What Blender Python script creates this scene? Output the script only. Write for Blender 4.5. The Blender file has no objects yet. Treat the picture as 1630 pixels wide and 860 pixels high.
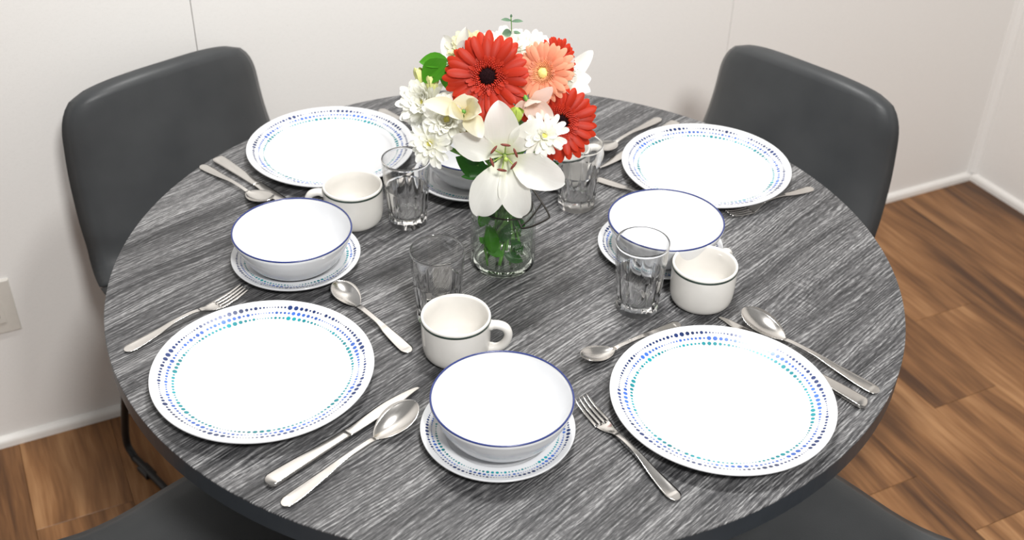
import bpy, math, random
from mathutils import Vector, Matrix
random.seed(7)
SC = bpy.context.scene
COL = SC.collection
TT = 0.745                                   # height of the table top
PI = math.pi

# ------------------------------------------------------------------ camera, world, lights, exposure
cam_d = bpy.data.cameras.new('camera')
cam = bpy.data.objects.new('camera', cam_d)
COL.objects.link(cam)
SC.camera = cam
pitch, roll = 0.6093, 0.0250
F = Vector((0, math.cos(pitch), -math.sin(pitch)))
R0 = Vector((1, 0, 0)); U0 = R0.cross(F)
Rv = R0 * math.cos(roll) + U0 * math.sin(roll)
Uv = U0 * math.cos(roll) - R0 * math.sin(roll)
m = Matrix((Rv, Uv, -F)).transposed().to_4x4()
m.translation = Vector((0.0075, -1.3034, TT + 0.8906))
cam.matrix_world = m
cam_d.sensor_width = 36.0
cam_d.lens = 1815.92 / 1630 * 36
cam_d.clip_start = 0.02
cam_d.dof.use_dof = True
cam_d.dof.focus_distance = 1.40
cam_d.dof.aperture_fstop = 6.3

world = bpy.data.worlds.new('room_light')
SC.world = world
world.use_nodes = True
world.node_tree.nodes['Background'].inputs[0].default_value = (1.0, 0.985, 0.96, 1)
world.node_tree.nodes['Background'].inputs[1].default_value = 0.28

def area_light(name, loc, target, size, power, col=(1, 1, 1), shape='SQUARE'):
    d = bpy.data.lights.new(name, 'AREA'); d.energy = power; d.size = size; d.color = col; d.shape = shape
    o = bpy.data.objects.new(name, d); COL.objects.link(o); o.location = loc
    o.rotation_euler = (Vector(target) - Vector(loc)).to_track_quat('-Z', 'Y').to_euler()
    return o
area_light('ceiling_lamp_above_table', (0.10, 0.16, 2.5), (0.10, 0.16, 0), 0.24, 25, (1, 0.985, 0.96), 'DISK')
area_light('ceiling_lamp_behind_camera', (0.48, -1.70, 2.5), (0.25, 0.3, 0.6), 0.35, 52, (1, 0.985, 0.96), 'DISK')

SC.view_settings.view_transform = 'Standard'
SC.view_settings.look = 'None'
SC.view_settings.gamma = 1.0
SC.view_settings.use_curve_mapping = False
SC.view_settings.exposure = 0.08

# ------------------------------------------------------------------ helpers
def tag(o, label=None, cat=None, group=None, kind=None):
    if label: o['label'] = label
    if cat: o['category'] = cat
    if group: o['group'] = group
    if kind: o['kind'] = kind
    return o

def empty(name, loc=(0, 0, 0), rz=0.0, label=None, cat=None, group=None, kind=None):
    o = bpy.data.objects.new(name, None); COL.objects.link(o)
    o.empty_display_size = 0.05
    o.location = loc; o.rotation_euler = (0, 0, rz)
    return tag(o, label, cat, group, kind)

def mesh(name, V, Fs, mat=None, smooth=True):
    me = bpy.data.meshes.new(name)
    me.from_pydata([tuple(v) for v in V], [], Fs)
    me.validate(); me.update()
    if smooth: me.polygons.foreach_set('use_smooth', [True] * len(me.polygons))
    if mat: me.materials.append(mat)
    return me

def link(name, me, parent=None, mat4=None, loc=None):
    o = bpy.data.objects.new(name, me); COL.objects.link(o)
    if parent: o.parent = parent
    if mat4 is not None: o.matrix_basis = mat4
    if loc is not None: o.location = loc
    return o

def dup(o, parent=None):
    c = o.copy(); COL.objects.link(c); c.parent = parent
    for ch in list(o.children): dup(ch, c)
    return c

def box(x0, x1, y0, y1, z0, z1, bev=0.0):
    if bev <= 0:
        V = [(x, y, z) for z in (z0, z1) for y in (y0, y1) for x in (x0, x1)]
        return V, [(0, 2, 3, 1), (4, 5, 7, 6), (0, 1, 5, 4), (2, 6, 7, 3), (0, 4, 6, 2), (1, 3, 7, 5)]
    V = []                                     # top edge chamfered
    for (e, z) in ((0, z0), (0, z1 - bev), (bev, z1)):
        V += [(x0 + e, y0 + e, z), (x1 - e, y0 + e, z), (x1 - e, y1 - e, z), (x0 + e, y1 - e, z)]
    Fs = [(3, 2, 1, 0), (8, 9, 10, 11)]
    for k in (0, 4):
        for i in range(4):
            j = (i + 1) % 4
            Fs.append((k + i, k + j, k + 4 + j, k + 4 + i))
    return V, Fs

def catmull(pts, n):
    out = []
    P = [Vector(p) for p in pts]
    for i in range(len(P) - 1):
        p0 = P[i - 1] if i else P[0] * 2 - P[1]
        p1, p2 = P[i], P[i + 1]
        p3 = P[i + 2] if i + 2 < len(P) else P[-1] * 2 - P[-2]
        for k in range(n):
            t = k / n
            out.append(0.5 * ((2 * p1) + (p2 - p0) * t + (2 * p0 - 5 * p1 + 4 * p2 - p3) * t * t + (3 * p1 - p0 - 3 * p2 + p3) * t ** 3))
    out.append(P[-1])
    return out

def lathe(prof, seg=64, rmod=None):
    """revolve (r, z) pairs about z; points at r = 0 become poles"""
    V, Fs, rings = [], [], []
    for i, p in enumerate(prof):
        r, z = p[0], p[1]
        if r < 1e-6:
            rings.append([len(V)]); V.append((0, 0, z))
        else:
            ring = []
            for k in range(seg):
                a = 2 * PI * k / seg
                rr = r * (rmod(i, a, z, r) if rmod else 1)
                ring.append(len(V)); V.append((rr * math.cos(a), rr * math.sin(a), z))
            rings.append(ring)
    for A, B in zip(rings[:-1], rings[1:]):
        for k in range(seg):
            j = (k + 1) % seg
            if len(A) == 1 and len(B) == 1: break
            if len(A) == 1: Fs.append((A[0], B[j], B[k]))
            elif len(B) == 1: Fs.append((A[k], A[j], B[0]))
            else: Fs.append((A[k], A[j], B[j], B[k]))
    return V, Fs

def tube(path, rad, seg=10, closed=False, cap=True):
    P = [Vector(p) for p in path]; n = len(P)
    rr = rad if isinstance(rad, (list, tuple)) else [rad] * n
    V, Fs = [], []
    up = None
    for i in range(n):
        if closed: t = P[(i + 1) % n] - P[i - 1]
        else: t = P[min(i + 1, n - 1)] - P[max(i - 1, 0)]
        t.normalize()
        if up is None:
            up = Vector((0, 0, 1)) if abs(t.z) < 0.9 else Vector((1, 0, 0))
        up = (up - t * up.dot(t)).normalized()
        s = t.cross(up)
        for k in range(seg):
            a = 2 * PI * k / seg
            V.append(P[i] + (up * math.cos(a) + s * math.sin(a)) * rr[i])
    for i in range(n if closed else n - 1):
        for k in range(seg):
            a = i * seg + k; b = i * seg + (k + 1) % seg
            j = (i + 1) % n
            Fs.append((a, b, j * seg + (k + 1) % seg, j * seg + k))
    if cap and not closed:
        Fs.append(tuple(range(seg))[::-1]); Fs.append(tuple((n - 1) * seg + k for k in range(seg)))
    return V, Fs

def join(*parts):
    V, Fs = [], []
    for v, f in parts:
        k = len(V); V += list(v); Fs += [tuple(i + k for i in q) for q in f]
    return V, Fs

# ------------------------------------------------------------------ materials
class N:
    def __init__(s, name):
        s.m = bpy.data.materials.new(name); s.m.use_nodes = True
        s.t = s.m.node_tree; s.b = s.t.nodes['Principled BSDF']; s.out = s.t.nodes['Material Output']
    def n(s, typ, **kw):
        nd = s.t.nodes.new(typ)
        for k, v in kw.items():
            if k.startswith('i_'): nd.inputs[int(k[2:])].default_value = v
            else: setattr(nd, k, v)
        return nd
    def l(s, a, b): s.t.links.new(a, b)
    def set(s, **kw):
        for k, v in kw.items(): s.b.inputs[k.replace('_', ' ')].default_value = v
        return s
    def ramp(s, fac, stops):
        r = s.n('ShaderNodeValToRGB'); e = r.color_ramp.elements
        while len(e) < len(stops): e.new(0.5)
        for q, (p, c) in zip(e, stops): q.position = p; q.color = (*c, 1)
        s.l(fac, r.inputs[0]); return r.outputs[0]
    def noise(s, vec, scale, detail=3, rough=0.5, dist=0.0):
        q = s.n('ShaderNodeTexNoise'); q.inputs['Scale'].default_value = scale; q.inputs['Detail'].default_value = detail
        q.inputs['Roughness'].default_value = rough; q.inputs['Distortion'].default_value = dist
        s.l(vec, q.inputs['Vector']); return q.outputs[0]
    def mapping(s, vec, scale=(1, 1, 1), rot=(0, 0, 0)):
        q = s.n('ShaderNodeMapping'); q.inputs['Scale'].default_value = scale; q.inputs['Rotation'].default_value = rot
        s.l(vec, q.inputs['Vector']); return q.outputs[0]
    def math(s, op, a, b=None, clamp=False):
        q = s.n('ShaderNodeMath', operation=op); q.use_clamp = clamp
        for i, v in enumerate((a, b)):
            if v is None: continue
            if isinstance(v, (int, float)): q.inputs[i].default_value = v
            else: s.l(v, q.inputs[i])
        return q.outputs[0]
    def mix(s, fac, a, b, blend='MIX'):
        q = s.n('ShaderNodeMix', data_type='RGBA', blend_type=blend)
        for i, v in ((0, fac), (6, a), (7, b)):
            if isinstance(v, (int, float)): q.inputs[i].default_value = v
            elif isinstance(v, tuple): q.inputs[i].default_value = (*v, 1)
            else: s.l(v, q.inputs[i])
        return q.outputs[2]
    def bump(s, h, strength=0.3, dist=0.001):
        q = s.n('ShaderNodeBump'); q.inputs['Strength'].default_value = strength; q.inputs['Distance'].default_value = dist
        s.l(h, q.inputs['Height']); s.l(q.outputs[0], s.b.inputs['Normal'])
    def coord(s, k='Object'):
        return s.n('ShaderNodeTexCoord').outputs[k]
    def col(s, c): s.l(c, s.b.inputs['Base Color'])

def plain(name, c, rough=0.5, metal=0.0, spec=0.5, vary=0.06, scale=60, **kw):
    q = N(name); q.set(Roughness=rough, Metallic=metal, **{'Specular IOR Level': spec}); q.set(**kw)
    f = q.noise(q.coord(), scale, 3)
    a = tuple(max(0, x * (1 - vary)) for x in c); b = tuple(min(1, x * (1 + vary)) for x in c)
    q.col(q.ramp(f, [(0.3, a), (0.7, b)]))
    return q.m

def mat_table():
    q = N('charcoal_oak_laminate'); q.set(Roughness=0.42, **{'Specular IOR Level': 0.35})
    co = q.mapping(q.coord(), rot=(0, 0, math.radians(-47)))
    wob = q.noise(q.mapping(co, (2.2, 5.0, 1)), 1.0, 2)
    wv = q.n('ShaderNodeVectorMath', operation='MULTIPLY_ADD'); q.l(wob, wv.inputs[0]); wv.inputs[1].default_value = (0.0, 0.055, 0); q.l(co, wv.inputs[2])
    c2 = wv.outputs[0]
    sep = q.n('ShaderNodeSeparateXYZ'); q.l(co, sep.inputs[0])
    warp = q.noise(q.mapping(co, (3.0, 14, 1)), 1.0, 2, 0.5)                 # slow drift of the growth rings
    ph = q.math('ADD', q.math('MULTIPLY', sep.outputs[1], 1300.0), q.math('MULTIPLY', warp, 70.0))
    ph = q.math('ADD', ph, q.math('MULTIPLY', q.noise(q.mapping(co, (60, 220, 1)), 1.0, 2), 5.0))
    lines = q.math('SINE', ph)                                              # fine raised grain lines
    brk = q.noise(q.mapping(c2, (26, 130, 1)), 1.0, 3, 0.6)
    lines = q.math('MULTIPLY', lines, q.math('MULTIPLY', q.math('SUBTRACT', brk, 0.30, True), 3.0))
    fine = q.noise(q.mapping(c2, (90, 1100, 1)), 1.0, 2, 0.7)
    med = q.noise(q.mapping(c2, (3.0, 120, 1)), 1.0, 3, 0.7)
    wide = q.noise(q.mapping(c2, (1.4, 22, 1)), 1.0, 2, 0.5)
    hatch = q.noise(q.mapping(co, (300, 22, 1)), 1.0, 2, 0.5)
    patch = q.math('MULTIPLY', q.math('SUBTRACT', q.noise(q.mapping(co, (8, 16, 1)), 1.0, 2), 0.60, True), 9.0, True)
    v = q.math('ADD', q.math('MULTIPLY', fine, 0.50), q.math('MULTIPLY', med, 0.48))
    v = q.math('ADD', v, q.math('MULTIPLY', q.math('SUBTRACT', wide, 0.5), 0.20))
    v = q.math('ADD', v, q.math('MULTIPLY', lines, 0.085))
    v = q.math('ADD', v, q.math('MULTIPLY', q.math('MULTIPLY', patch, q.math('SUBTRACT', hatch, 0.46)), 0.24))
    q.col(q.ramp(v, [(0.34, (0.018, 0.0185, 0.020)), (0.45, (0.054, 0.054, 0.057)), (0.54, (0.120, 0.119, 0.122)), (0.66, (0.33, 0.33, 0.332))]))
    q.bump(v, 0.15, 0.0005)
    return q.m

def mat_plank():
    q = N('brown_wood_plank'); q.set(Roughness=0.38, **{'Specular IOR Level': 0.4})
    info = q.n('ShaderNodeObjectInfo')
    off = q.n('ShaderNodeVectorMath', operation='MULTIPLY_ADD')
    q.l(info.outputs['Random'], off.inputs[0]); off.inputs[1].default_value = (37.0, 11.0, 5.0); q.l(q.coord(), off.inputs[2])
    co = off.outputs[0]
    wob = q.noise(q.mapping(co, (6, 2.5, 1)), 1.0, 2)
    wv = q.n('ShaderNodeVectorMath', operation='MULTIPLY_ADD'); q.l(wob, wv.inputs[0]); wv.inputs[1].default_value = (0.05, 0, 0); q.l(co, wv.inputs[2])
    g1 = q.noise(q.mapping(wv.outputs[0], (24, 2.0, 1)), 1.0, 4, 0.6)
    g2 = q.noise(q.mapping(wv.outputs[0], (130, 5, 1)), 1.0, 3, 0.6)
    g3 = q.noise(q.mapping(co, (9, 2.5, 1)), 1.0, 2, 0.5)
    v = q.math('ADD', q.math('MULTIPLY', g1, 0.62), q.math('MULTIPLY', g2, 0.16))
    v = q.math('ADD', v, q.math('MULTIPLY', g3, 0.22))
    v = q.math('ADD', v, q.math('MULTIPLY', q.math('SUBTRACT', info.outputs['Random'], 0.5), 0.10))
    q.col(q.ramp(v, [(0.36, (0.066, 0.027, 0.010)), (0.46, (0.165, 0.073, 0.026)), (0.54, (0.26, 0.120, 0.045)), (0.64, (0.40, 0.21, 0.092))]))
    q.bump(v, 0.15, 0.0008)
    return q.m

def mat_wall():
    q = N('greige_wall_panel'); q.set(Roughness=0.75, **{'Specular IOR Level': 0.2})
    co = q.coord()
    a = q.noise(q.mapping(co, (160, 160, 900)), 1.0, 2)
    b = q.noise(q.mapping(co, (900, 900, 160)), 1.0, 2)
    h = q.math('ADD', a, b)
    q.col(q.ramp(h, [(0.7, (0.80, 0.785, 0.765)), (1.3, (0.84, 0.825, 0.805))]))
    q.bump(h, 0.12, 0.0006)
    return q.m

def mat_leather():
    q = N('charcoal_faux_leather'); q.set(Roughness=0.42, **{'Specular IOR Level': 0.35})
    vo = q.n('ShaderNodeTexVoronoi'); vo.inputs['Scale'].default_value = 420; q.l(q.coord(), vo.inputs['Vector'])
    q.col(q.ramp(q.noise(q.coord(), 9, 3), [(0.3, (0.040, 0.043, 0.046)), (0.7, (0.056, 0.059, 0.062))]))
    q.bump(vo.outputs[0], 0.12, 0.0006)
    return q.m

def mat_steel():
    q = N('brushed_stainless_steel'); q.set(Metallic=1.0, Roughness=0.2)
    f = q.noise(q.mapping(q.coord(), (40, 160, 40)), 1.0, 2)
    q.col(q.ramp(f, [(0.2, (0.62, 0.60, 0.575)), (0.8, (0.72, 0.70, 0.675))]))
    r = q.n('ShaderNodeMapRange'); r.inputs['To Min'].default_value = 0.12; r.inputs['To Max'].default_value = 0.24
    q.l(f, r.inputs['Value']); q.l(r.outputs[0], q.b.inputs['Roughness'])
    return q.m

def mat_glass(name, c=(1, 1, 1), ior=1.45, rough=0.0):
    q = N(name); q.set(Roughness=rough, IOR=ior, **{'Transmission Weight': 1.0})
    f = q.noise(q.coord(), 20, 1)
    q.col(q.ramp(f, [(0, tuple(x * 0.995 for x in c)), (1, c)]))
    return q.m

def mat_thin_glass(name, c=(1, 1, 1), ior=1.5, rough=0.02):
    """thin blown wall: see-through, with mirror reflection growing towards grazing angles"""
    q = N(name)
    col = q.ramp(q.noise(q.coord(), 20, 1), [(0, tuple(x * 0.99 for x in c)), (1, c)])
    tr = q.n('ShaderNodeBsdfTransparent'); q.l(col, tr.inputs[0])
    gl = q.n('ShaderNodeBsdfAnisotropic'); gl.inputs['Roughness'].default_value = rough
    lw = q.n('ShaderNodeLayerWeight'); lw.inputs[0].default_value = 0.5
    fr = q.math('ADD', q.math('MULTIPLY', q.math('POWER', lw.outputs['Facing'], 3.0), 0.8), 0.06)   # Schlick reflectance
    mx = q.n('ShaderNodeMixShader'); q.l(fr, mx.inputs[0])
    q.l(tr.outputs[0], mx.inputs[1]); q.l(gl.outputs[0], mx.inputs[2]); q.l(mx.outputs[0], q.out.inputs['Surface'])
    return q.m

def mat_petal(name, base, mid, tip, rough=0.5, streak=0.12, trans=0.4):
    """colour runs along the petal (base to tip) with fine lengthwise veins"""
    q = N(name); q.set(Roughness=rough, **{'Specular IOR Level': 0.3})
    g = q.coord('Generated')
    sx = q.n('ShaderNodeSeparateXYZ'); q.l(g, sx.inputs[0])
    c = q.ramp(sx.outputs[0], [(0.0, base), (0.35, mid), (1.0, tip)])
    v = q.noise(q.mapping(g, (1.5, 22, 1)), 1.0, 2)
    q.col(q.mix(q.math('MULTIPLY', q.math('SUBTRACT', v, 0.35, True), streak * 4), c, tuple(x * 0.55 for x in base)))
    q.bump(v, 0.25, 0.0005)
    if trans:
        tl = q.n('ShaderNodeBsdfTranslucent'); q.l(q.b.inputs['Base Color'].links[0].from_socket, tl.inputs[0])
        mx = q.n('ShaderNodeMixShader'); mx.inputs[0].default_value = trans
        q.l(q.b.outputs[0], mx.inputs[1]); q.l(tl.outputs[0], mx.inputs[2]); q.l(mx.outputs[0], q.out.inputs['Surface'])
    return q.m

M = dict(
    table=mat_table(), plank=mat_plank(), wall=mat_wall(), leather=mat_leather(), steel=mat_steel(),
    table_edge=plain('charcoal_edge_band', (0.034, 0.040, 0.048), 0.4),
    black=plain('black_powder_coat', (0.012, 0.012, 0.013), 0.45),
    trim=plain('white_trim_paint', (0.86, 0.84, 0.81), 0.4, vary=0.02),
    cover=plain('ivory_plastic', (0.66, 0.63, 0.58), 0.35, vary=0.02),
    slot=plain('dark_slot', (0.03, 0.03, 0.03), 0.6),
    subfloor=plain('dark_subfloor', (0.05, 0.03, 0.02), 0.8),
    seam=plain('grey_wall_backing', (0.62, 0.60, 0.57), 0.8),
    china=plain('white_glass_china', (0.69, 0.70, 0.72), 0.12, vary=0.008),
    stoneware=plain('cream_white_stoneware', (0.72, 0.70, 0.665), 0.16, vary=0.03, scale=35),
    navy_line=plain('navy_rim_print', (0.02, 0.035, 0.16), 0.25),
    navy=plain('navy_dot_print', (0.012, 0.030, 0.125), 0.25, vary=0.5, scale=25),
    blue=plain('blue_dot_print', (0.035, 0.115, 0.45), 0.25, vary=0.4, scale=25),
    teal=plain('teal_dot_print', (0.005, 0.23, 0.27), 0.25, vary=0.4, scale=25),
    green_band=plain('dark_green_band', (0.035, 0.055, 0.045), 0.3, vary=0.4, scale=80),
    glass=mat_glass('clear_tumbler_glass'), glass_wall=mat_thin_glass('clear_tumbler_wall'), jar_glass=mat_thin_glass('faintly_green_jar_glass', (0.955, 0.98, 0.955)), jar_base=mat_glass('green_jar_base_glass', (0.93, 0.97, 0.92)),
    emboss=mat_glass('embossed_glass', (1, 1, 1), 1.5, 0.25),
    wire=plain('dark_steel_wire', (0.06, 0.055, 0.05), 0.35, 0.9),
    red=mat_petal('red_gerbera_petal', (0.24, 0.010, 0.004), (0.50, 0.028, 0.009), (0.60, 0.040, 0.012), 0.45),
    red_short=plain('red_floret', (0.46, 0.026, 0.010), 0.5, vary=0.3, scale=400),
    coral=mat_petal('coral_gerbera_petal', (0.84, 0.30, 0.16), (0.90, 0.37, 0.22), (0.92, 0.46, 0.30), 0.45, 0.08),
    coral_short=plain('coral_floret', (0.86, 0.36, 0.17), 0.5, vary=0.15, scale=400),
    dark_disc=plain('dark_maroon_disc', (0.012, 0.004, 0.005), 0.9, spec=0.05, vary=0.8, scale=900),
    yellow_disc=plain('pale_yellow_disc', (0.86, 0.66, 0.22), 0.6, vary=0.2, scale=900),
    mum=mat_petal('white_mum_petal', (0.90, 0.88, 0.56), (0.96, 0.955, 0.86), (0.97, 0.97, 0.94), 0.5, 0.03),
    mum_cream=mat_petal('cream_mum_petal', (0.62, 0.58, 0.22), (0.80, 0.76, 0.46), (0.87, 0.84, 0.62), 0.5, 0.04),
    mum_disc=plain('yellow_green_disc', (0.74, 0.68, 0.16), 0.6, vary=0.25, scale=700),
    lily=mat_petal('white_lily_petal', (0.72, 0.76, 0.46), (0.87, 0.865, 0.81), (0.90, 0.895, 0.87), 0.4, 0.035),
    lily_cream=mat_petal('cream_lily_petal', (0.74, 0.66, 0.30), (0.86, 0.82, 0.60), (0.90, 0.88, 0.76), 0.4, 0.03),
    lily_pink=mat_petal('blush_lily_petal', (0.74, 0.55, 0.42), (0.84, 0.68, 0.60), (0.88, 0.78, 0.72), 0.4, 0.04),
    pistil=plain('lime_green_pistil', (0.36, 0.48, 0.10), 0.4),
    anther=plain('rust_brown_anther', (0.17, 0.035, 0.022), 0.7, vary=0.3, scale=600),
    bud=plain('lime_green_bud', (0.42, 0.55, 0.09), 0.4, vary=0.15),
    bud_pale=plain('pale_yellow_green_bud', (0.72, 0.74, 0.30), 0.4, vary=0.12),
    stem=plain('green_flower_stem', (0.10, 0.26, 0.035), 0.45, vary=0.3, scale=40),
    leaf=mat_petal('glossy_green_leaf', (0.06, 0.22, 0.015), (0.055, 0.24, 0.012), (0.075, 0.30, 0.016), 0.3, 0.1),
    leaf_dark=mat_petal('dark_green_leaf', (0.02, 0.10, 0.012), (0.018, 0.11, 0.012), (0.03, 0.15, 0.015), 0.35, 0.1),
    eucalyptus=mat_petal('grey_green_leaf', (0.12, 0.20, 0.13), (0.13, 0.23, 0.15), (0.16, 0.27, 0.17), 0.6, 0.05),
)

# ------------------------------------------------------------------ room
WA = math.radians(26.955)
WU = Vector((math.cos(WA), math.sin(WA), 0)); WN = Vector((-math.sin(WA), math.cos(WA), 0))
WD = 0.7955                                   # table centre to back wall
CS = 1.885                                    # corner along the back wall
H = 2.6
room = Matrix.Rotation(WA, 4, 'Z')            # local x along the back wall, local y towards it

def struct(name, V, Fs, mat, parent=None, smooth=False):
    o = link(name, mesh(name, V, Fs, mat, smooth), parent)
    if parent is None:
        o.matrix_basis = room; o['kind'] = 'structure'
    return o

floor = struct('floor', *box(-2.4, CS, -2.0, WD, -0.05, -0.008), M['subfloor'])
pw, pl = 0.1785, 1.22
joint0 = {0: 0.3345, -1: 0.0775, -2: -0.2225}            # end joints seen in the photograph
s0 = 1.2585
k = -20
while s0 + k * pw < CS - 0.002:
    a, b = s0 + k * pw, min(s0 + (k + 1) * pw, CS)
    if a > -2.4:
        j = joint0.get(k, random.uniform(0, pl))
        y = j - pl * 4
        while y < WD:
            y0, y1 = max(y, -2.0), min(y + pl, WD)
            if y1 - y0 > 0.02:
                V, Fs = box(-(b - a) / 2 + .0002, (b - a) / 2 - .0002, -(y1 - y0) / 2 + .0003, (y1 - y0) / 2 - .0003, -0.008, 0.0, 0.0006)
                link('plank', mesh('plank', V, Fs, M['plank'], False), floor, loc=((a + b) / 2, (y0 + y1) / 2, 0))
            y += pl
    k += 1

wall_back = struct('wall_back', *box(-2.4, CS + .05, WD + .008, WD + .1, 0, H), M['seam'])
seams = [-2.4, -1.425, -0.2345, 0.9525, CS]
for a, b in zip(seams[:-1], seams[1:]):
    V, Fs = box(a + .0007, b - .0007, WD, WD + .008, 0, H)
    link('wall_panel', mesh('wall_panel', V, Fs, M['wall'], False), wall_back)
wall_right = struct('wall_right', *box(CS + .008, CS + .1, -2.0, WD + .1, 0, H), M['seam'])
for a, b in ((-2.0, -0.43), (-0.43, WD)):
    V, Fs = box(CS, CS + .008, a + .0012, b - .0012, 0, H)
    link('wall_panel', mesh('wall_panel', V, Fs, M['wall'], False), wall_right)

def quarter(L, h=0.0225, d=0.012, n=6):
    """quarter-round strip along x from 0 to L, back at y = 0, bulging towards -y"""
    prof = [(0, 0), (-d, 0)] + [(-d * math.cos(t * PI / 2 / n), h * 0.45 + h * 0.55 * math.sin(t * PI / 2 / n)) for t in range(n + 1)]
    V = [(x, p[0], p[1]) for x in (0, L) for p in prof]
    q = len(prof)
    Fs = [(i, (i + 1) % q, q + (i + 1) % q, q + i) for i in range(q)] + [tuple(range(q))[::-1], tuple(range(q, 2 * q))]
    return V, Fs
V, Fs = quarter(CS + 2.4)
struct('baseboard_back', [(v[0] - 2.4, v[1] + WD, v[2]) for v in V], Fs, M['trim'], smooth=False)
V, Fs = quarter(2.0 + WD - 0.012)
struct('baseboard_right', [(CS + v[1], -2.0 + v[0], v[2]) for v in V], [f[::-1] for f in Fs], M['trim'])
# corner moulding: a slim cove strip running up the corner
prof = [(CS, WD), (CS - .022, WD), (CS - .021, WD - .005), (CS - .013, WD - .008), (CS - .008, WD - .013), (CS - .005, WD - .021), (CS, WD - .022)]
q = len(prof)
V = [(p[0], p[1], z) for z in (0.0225, H) for p in prof]
struct('trim_1', V, [(i, (i + 1) % q, q + (i + 1) % q, q + i)[::-1] for i in range(q)] + [tuple(range(q)), tuple(range(q, 2 * q))[::-1]], M['wall'])

# power outlet on the back wall, left edge of the photograph
outlet = empty('wall_outlet', room @ Vector((-0.680, WD, 0.329)), WA, 'ivory plastic wall outlet plate low on the wall', 'outlet')
def rrect(w, h, d, bev):
    V = []
    for e, y in ((0, 0), (0, -d + bev), (bev, -d)):
        V += [(-w / 2 + e, y, -h / 2 + e), (w / 2 - e, y, -h / 2 + e), (w / 2 - e, y, h / 2 - e), (-w / 2 + e, y, h / 2 - e)]
    Fs = [(8, 9, 10, 11), (3, 2, 1, 0)]
    for kk in (0, 4):
        for i in range(4):
            j = (i + 1) % 4; Fs.append((kk + i, kk + j, kk + 4 + j, kk + 4 + i))
    return V, Fs
link('cover_plate', mesh('cover_plate', *rrect(0.078, 0.117, 0.006, 0.002), M['cover'], False), outlet)
rc = link('receptacle', mesh('receptacle', *rrect(0.034, 0.068, 0.0025, 0.001), M['cover'], False), outlet, loc=(0, -0.006, 0))
slot_me = mesh('slot', *rrect(0.0022, 0.008, 0.0006, 0.0001), M['slot'], False)
pin_me = mesh('ground_hole', *rrect(0.0045, 0.0045, 0.0006, 0.0008), M['slot'], False)
for z in (0.019, -0.019):
    for x in (-0.0065, 0.0065): link('slot', slot_me, rc, loc=(x, -0.0023, z + 0.003))
    link('ground_hole', pin_me, rc, loc=(0, -0.0023, z - 0.008))
link('screw', mesh('screw', *rrect(0.005, 0.005, 0.001, 0.0015), M['cover'], False), outlet, loc=(0, -0.0055, 0.048))
link('screw', bpy.data.meshes['screw'], outlet, loc=(0, -0.0055, -0.048))

# ------------------------------------------------------------------ table
TR = 0.5335
table = empty('dining_table', (0, 0, 0), 0, 'round charcoal wood-grain dining table set for four', 'table')
th = 0.028
V, Fs = lathe([(0, TT), (TR * .5, TT), (TR - .0012, TT), (TR - .0003, TT - .0004), (TR, TT - .0015)], 160)
link('tabletop', mesh('tabletop', V, Fs, M['table'], False), table)
V, Fs = lathe([(TR, TT - .0015), (TR, TT - th), (TR - .002, TT - th), (0, TT - th)], 160)
link('edge_band', mesh('edge_band', V, Fs, M['table_edge'], False), table)
V, Fs = lathe([(0, TT - th), (0.15, TT - th), (0.15, TT - th - .008), (0.04, TT - th - .012), (0.038, 0.04), (0.05, 0.025), (0, 0.025)], 32)
link('pedestal', mesh('pedestal', V, Fs, M['black'], False), table)
for kf in range(4):
    V, Fs = box(0.02, 0.26, -0.022, 0.022, 0.0, 0.026, 0.004)
    link('base_foot', mesh('base_foot', V, Fs, M['black'], False), table, Matrix.Rotation(kf * PI / 2, 4, 'Z'))

# ------------------------------------------------------------------ chairs
def smooth01(t):
    t = max(0, min(1, t)); return t * t * (3 - 2 * t)

def shell(a0, a1, n, side_prof, width, wrap, lift, thick, m=17, round0=0.0, round1=0.0):
    """padded shell over a side profile (local y forward, z up); closed skin with rounded rim"""
    rows = []
    for i in range(n):
        t = a0 + (a1 - a0) * i / (n - 1)
        P = side_prof(t); Q = side_prof(t + 0.004); Pm = side_prof(t - 0.004)
        tan = Vector((0, Q[0] - Pm[0], Q[1] - Pm[1])).normalized()
        nor = Vector((0, tan.z, -tan.y))         # behind / below the cushion
        rows.append((Vector((0, P[0], P[1])), nor, tan, t, i / (n - 1)))
    ring_n = m
    V, Fs = [], []
    idx = []
    for (P, nor, tan, t, f) in rows:
        w = width(t)
        if round1: w -= round1 * (1 - math.sqrt(max(0, 1 - max(0, (f - (1 - 0.22)) / 0.22) ** 2.6)))
        if round0: w -= round0 * (1 - math.sqrt(max(0, 1 - max(0, ((0.14) - f) / 0.14) ** 2.4)))
        endt = min(1.0, math.sqrt(max(0.0, 1 - max(0, (f - 0.965) / 0.035) ** 2)) + 0.15) if round1 else 1.0
        if round0: endt = min(endt, math.sqrt(max(0.0, 1 - max(0, (0.035 - f) / 0.035) ** 2)) + 0.15)
        top, bot = [], []
        for k in range(m):
            u = -1 + 2 * k / (m - 1)
            uu = math.sin(u * PI / 2) * 0.35 + u * 0.65
            fw = wrap(t) * abs(uu) ** 2.2           # sides come forward
            up = lift(t) * abs(uu) ** 3
            e = thick * endt * math.sqrt(max(0.0, 1 - abs(uu) ** 10))
            C = P - nor * fw + Vector((0, 0, up)) + Vector((uu * w, 0, 0))
            top.append(C - nor * e * 0.5); bot.append(C + nor * e * 0.5)
        ring = top + bot[::-1][1:-1]
        idx.append(list(range(len(V), len(V) + len(ring)))); V += ring
    r = len(idx[0])
    for A, B in zip(idx[:-1], idx[1:]):
        for k in range(r):
            j = (k + 1) % r; Fs.append((A[k], A[j], B[j], B[k]))
    Fs.append(tuple(idx[0][::-1])); Fs.append(tuple(idx[-1]))
    return V, Fs

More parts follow.
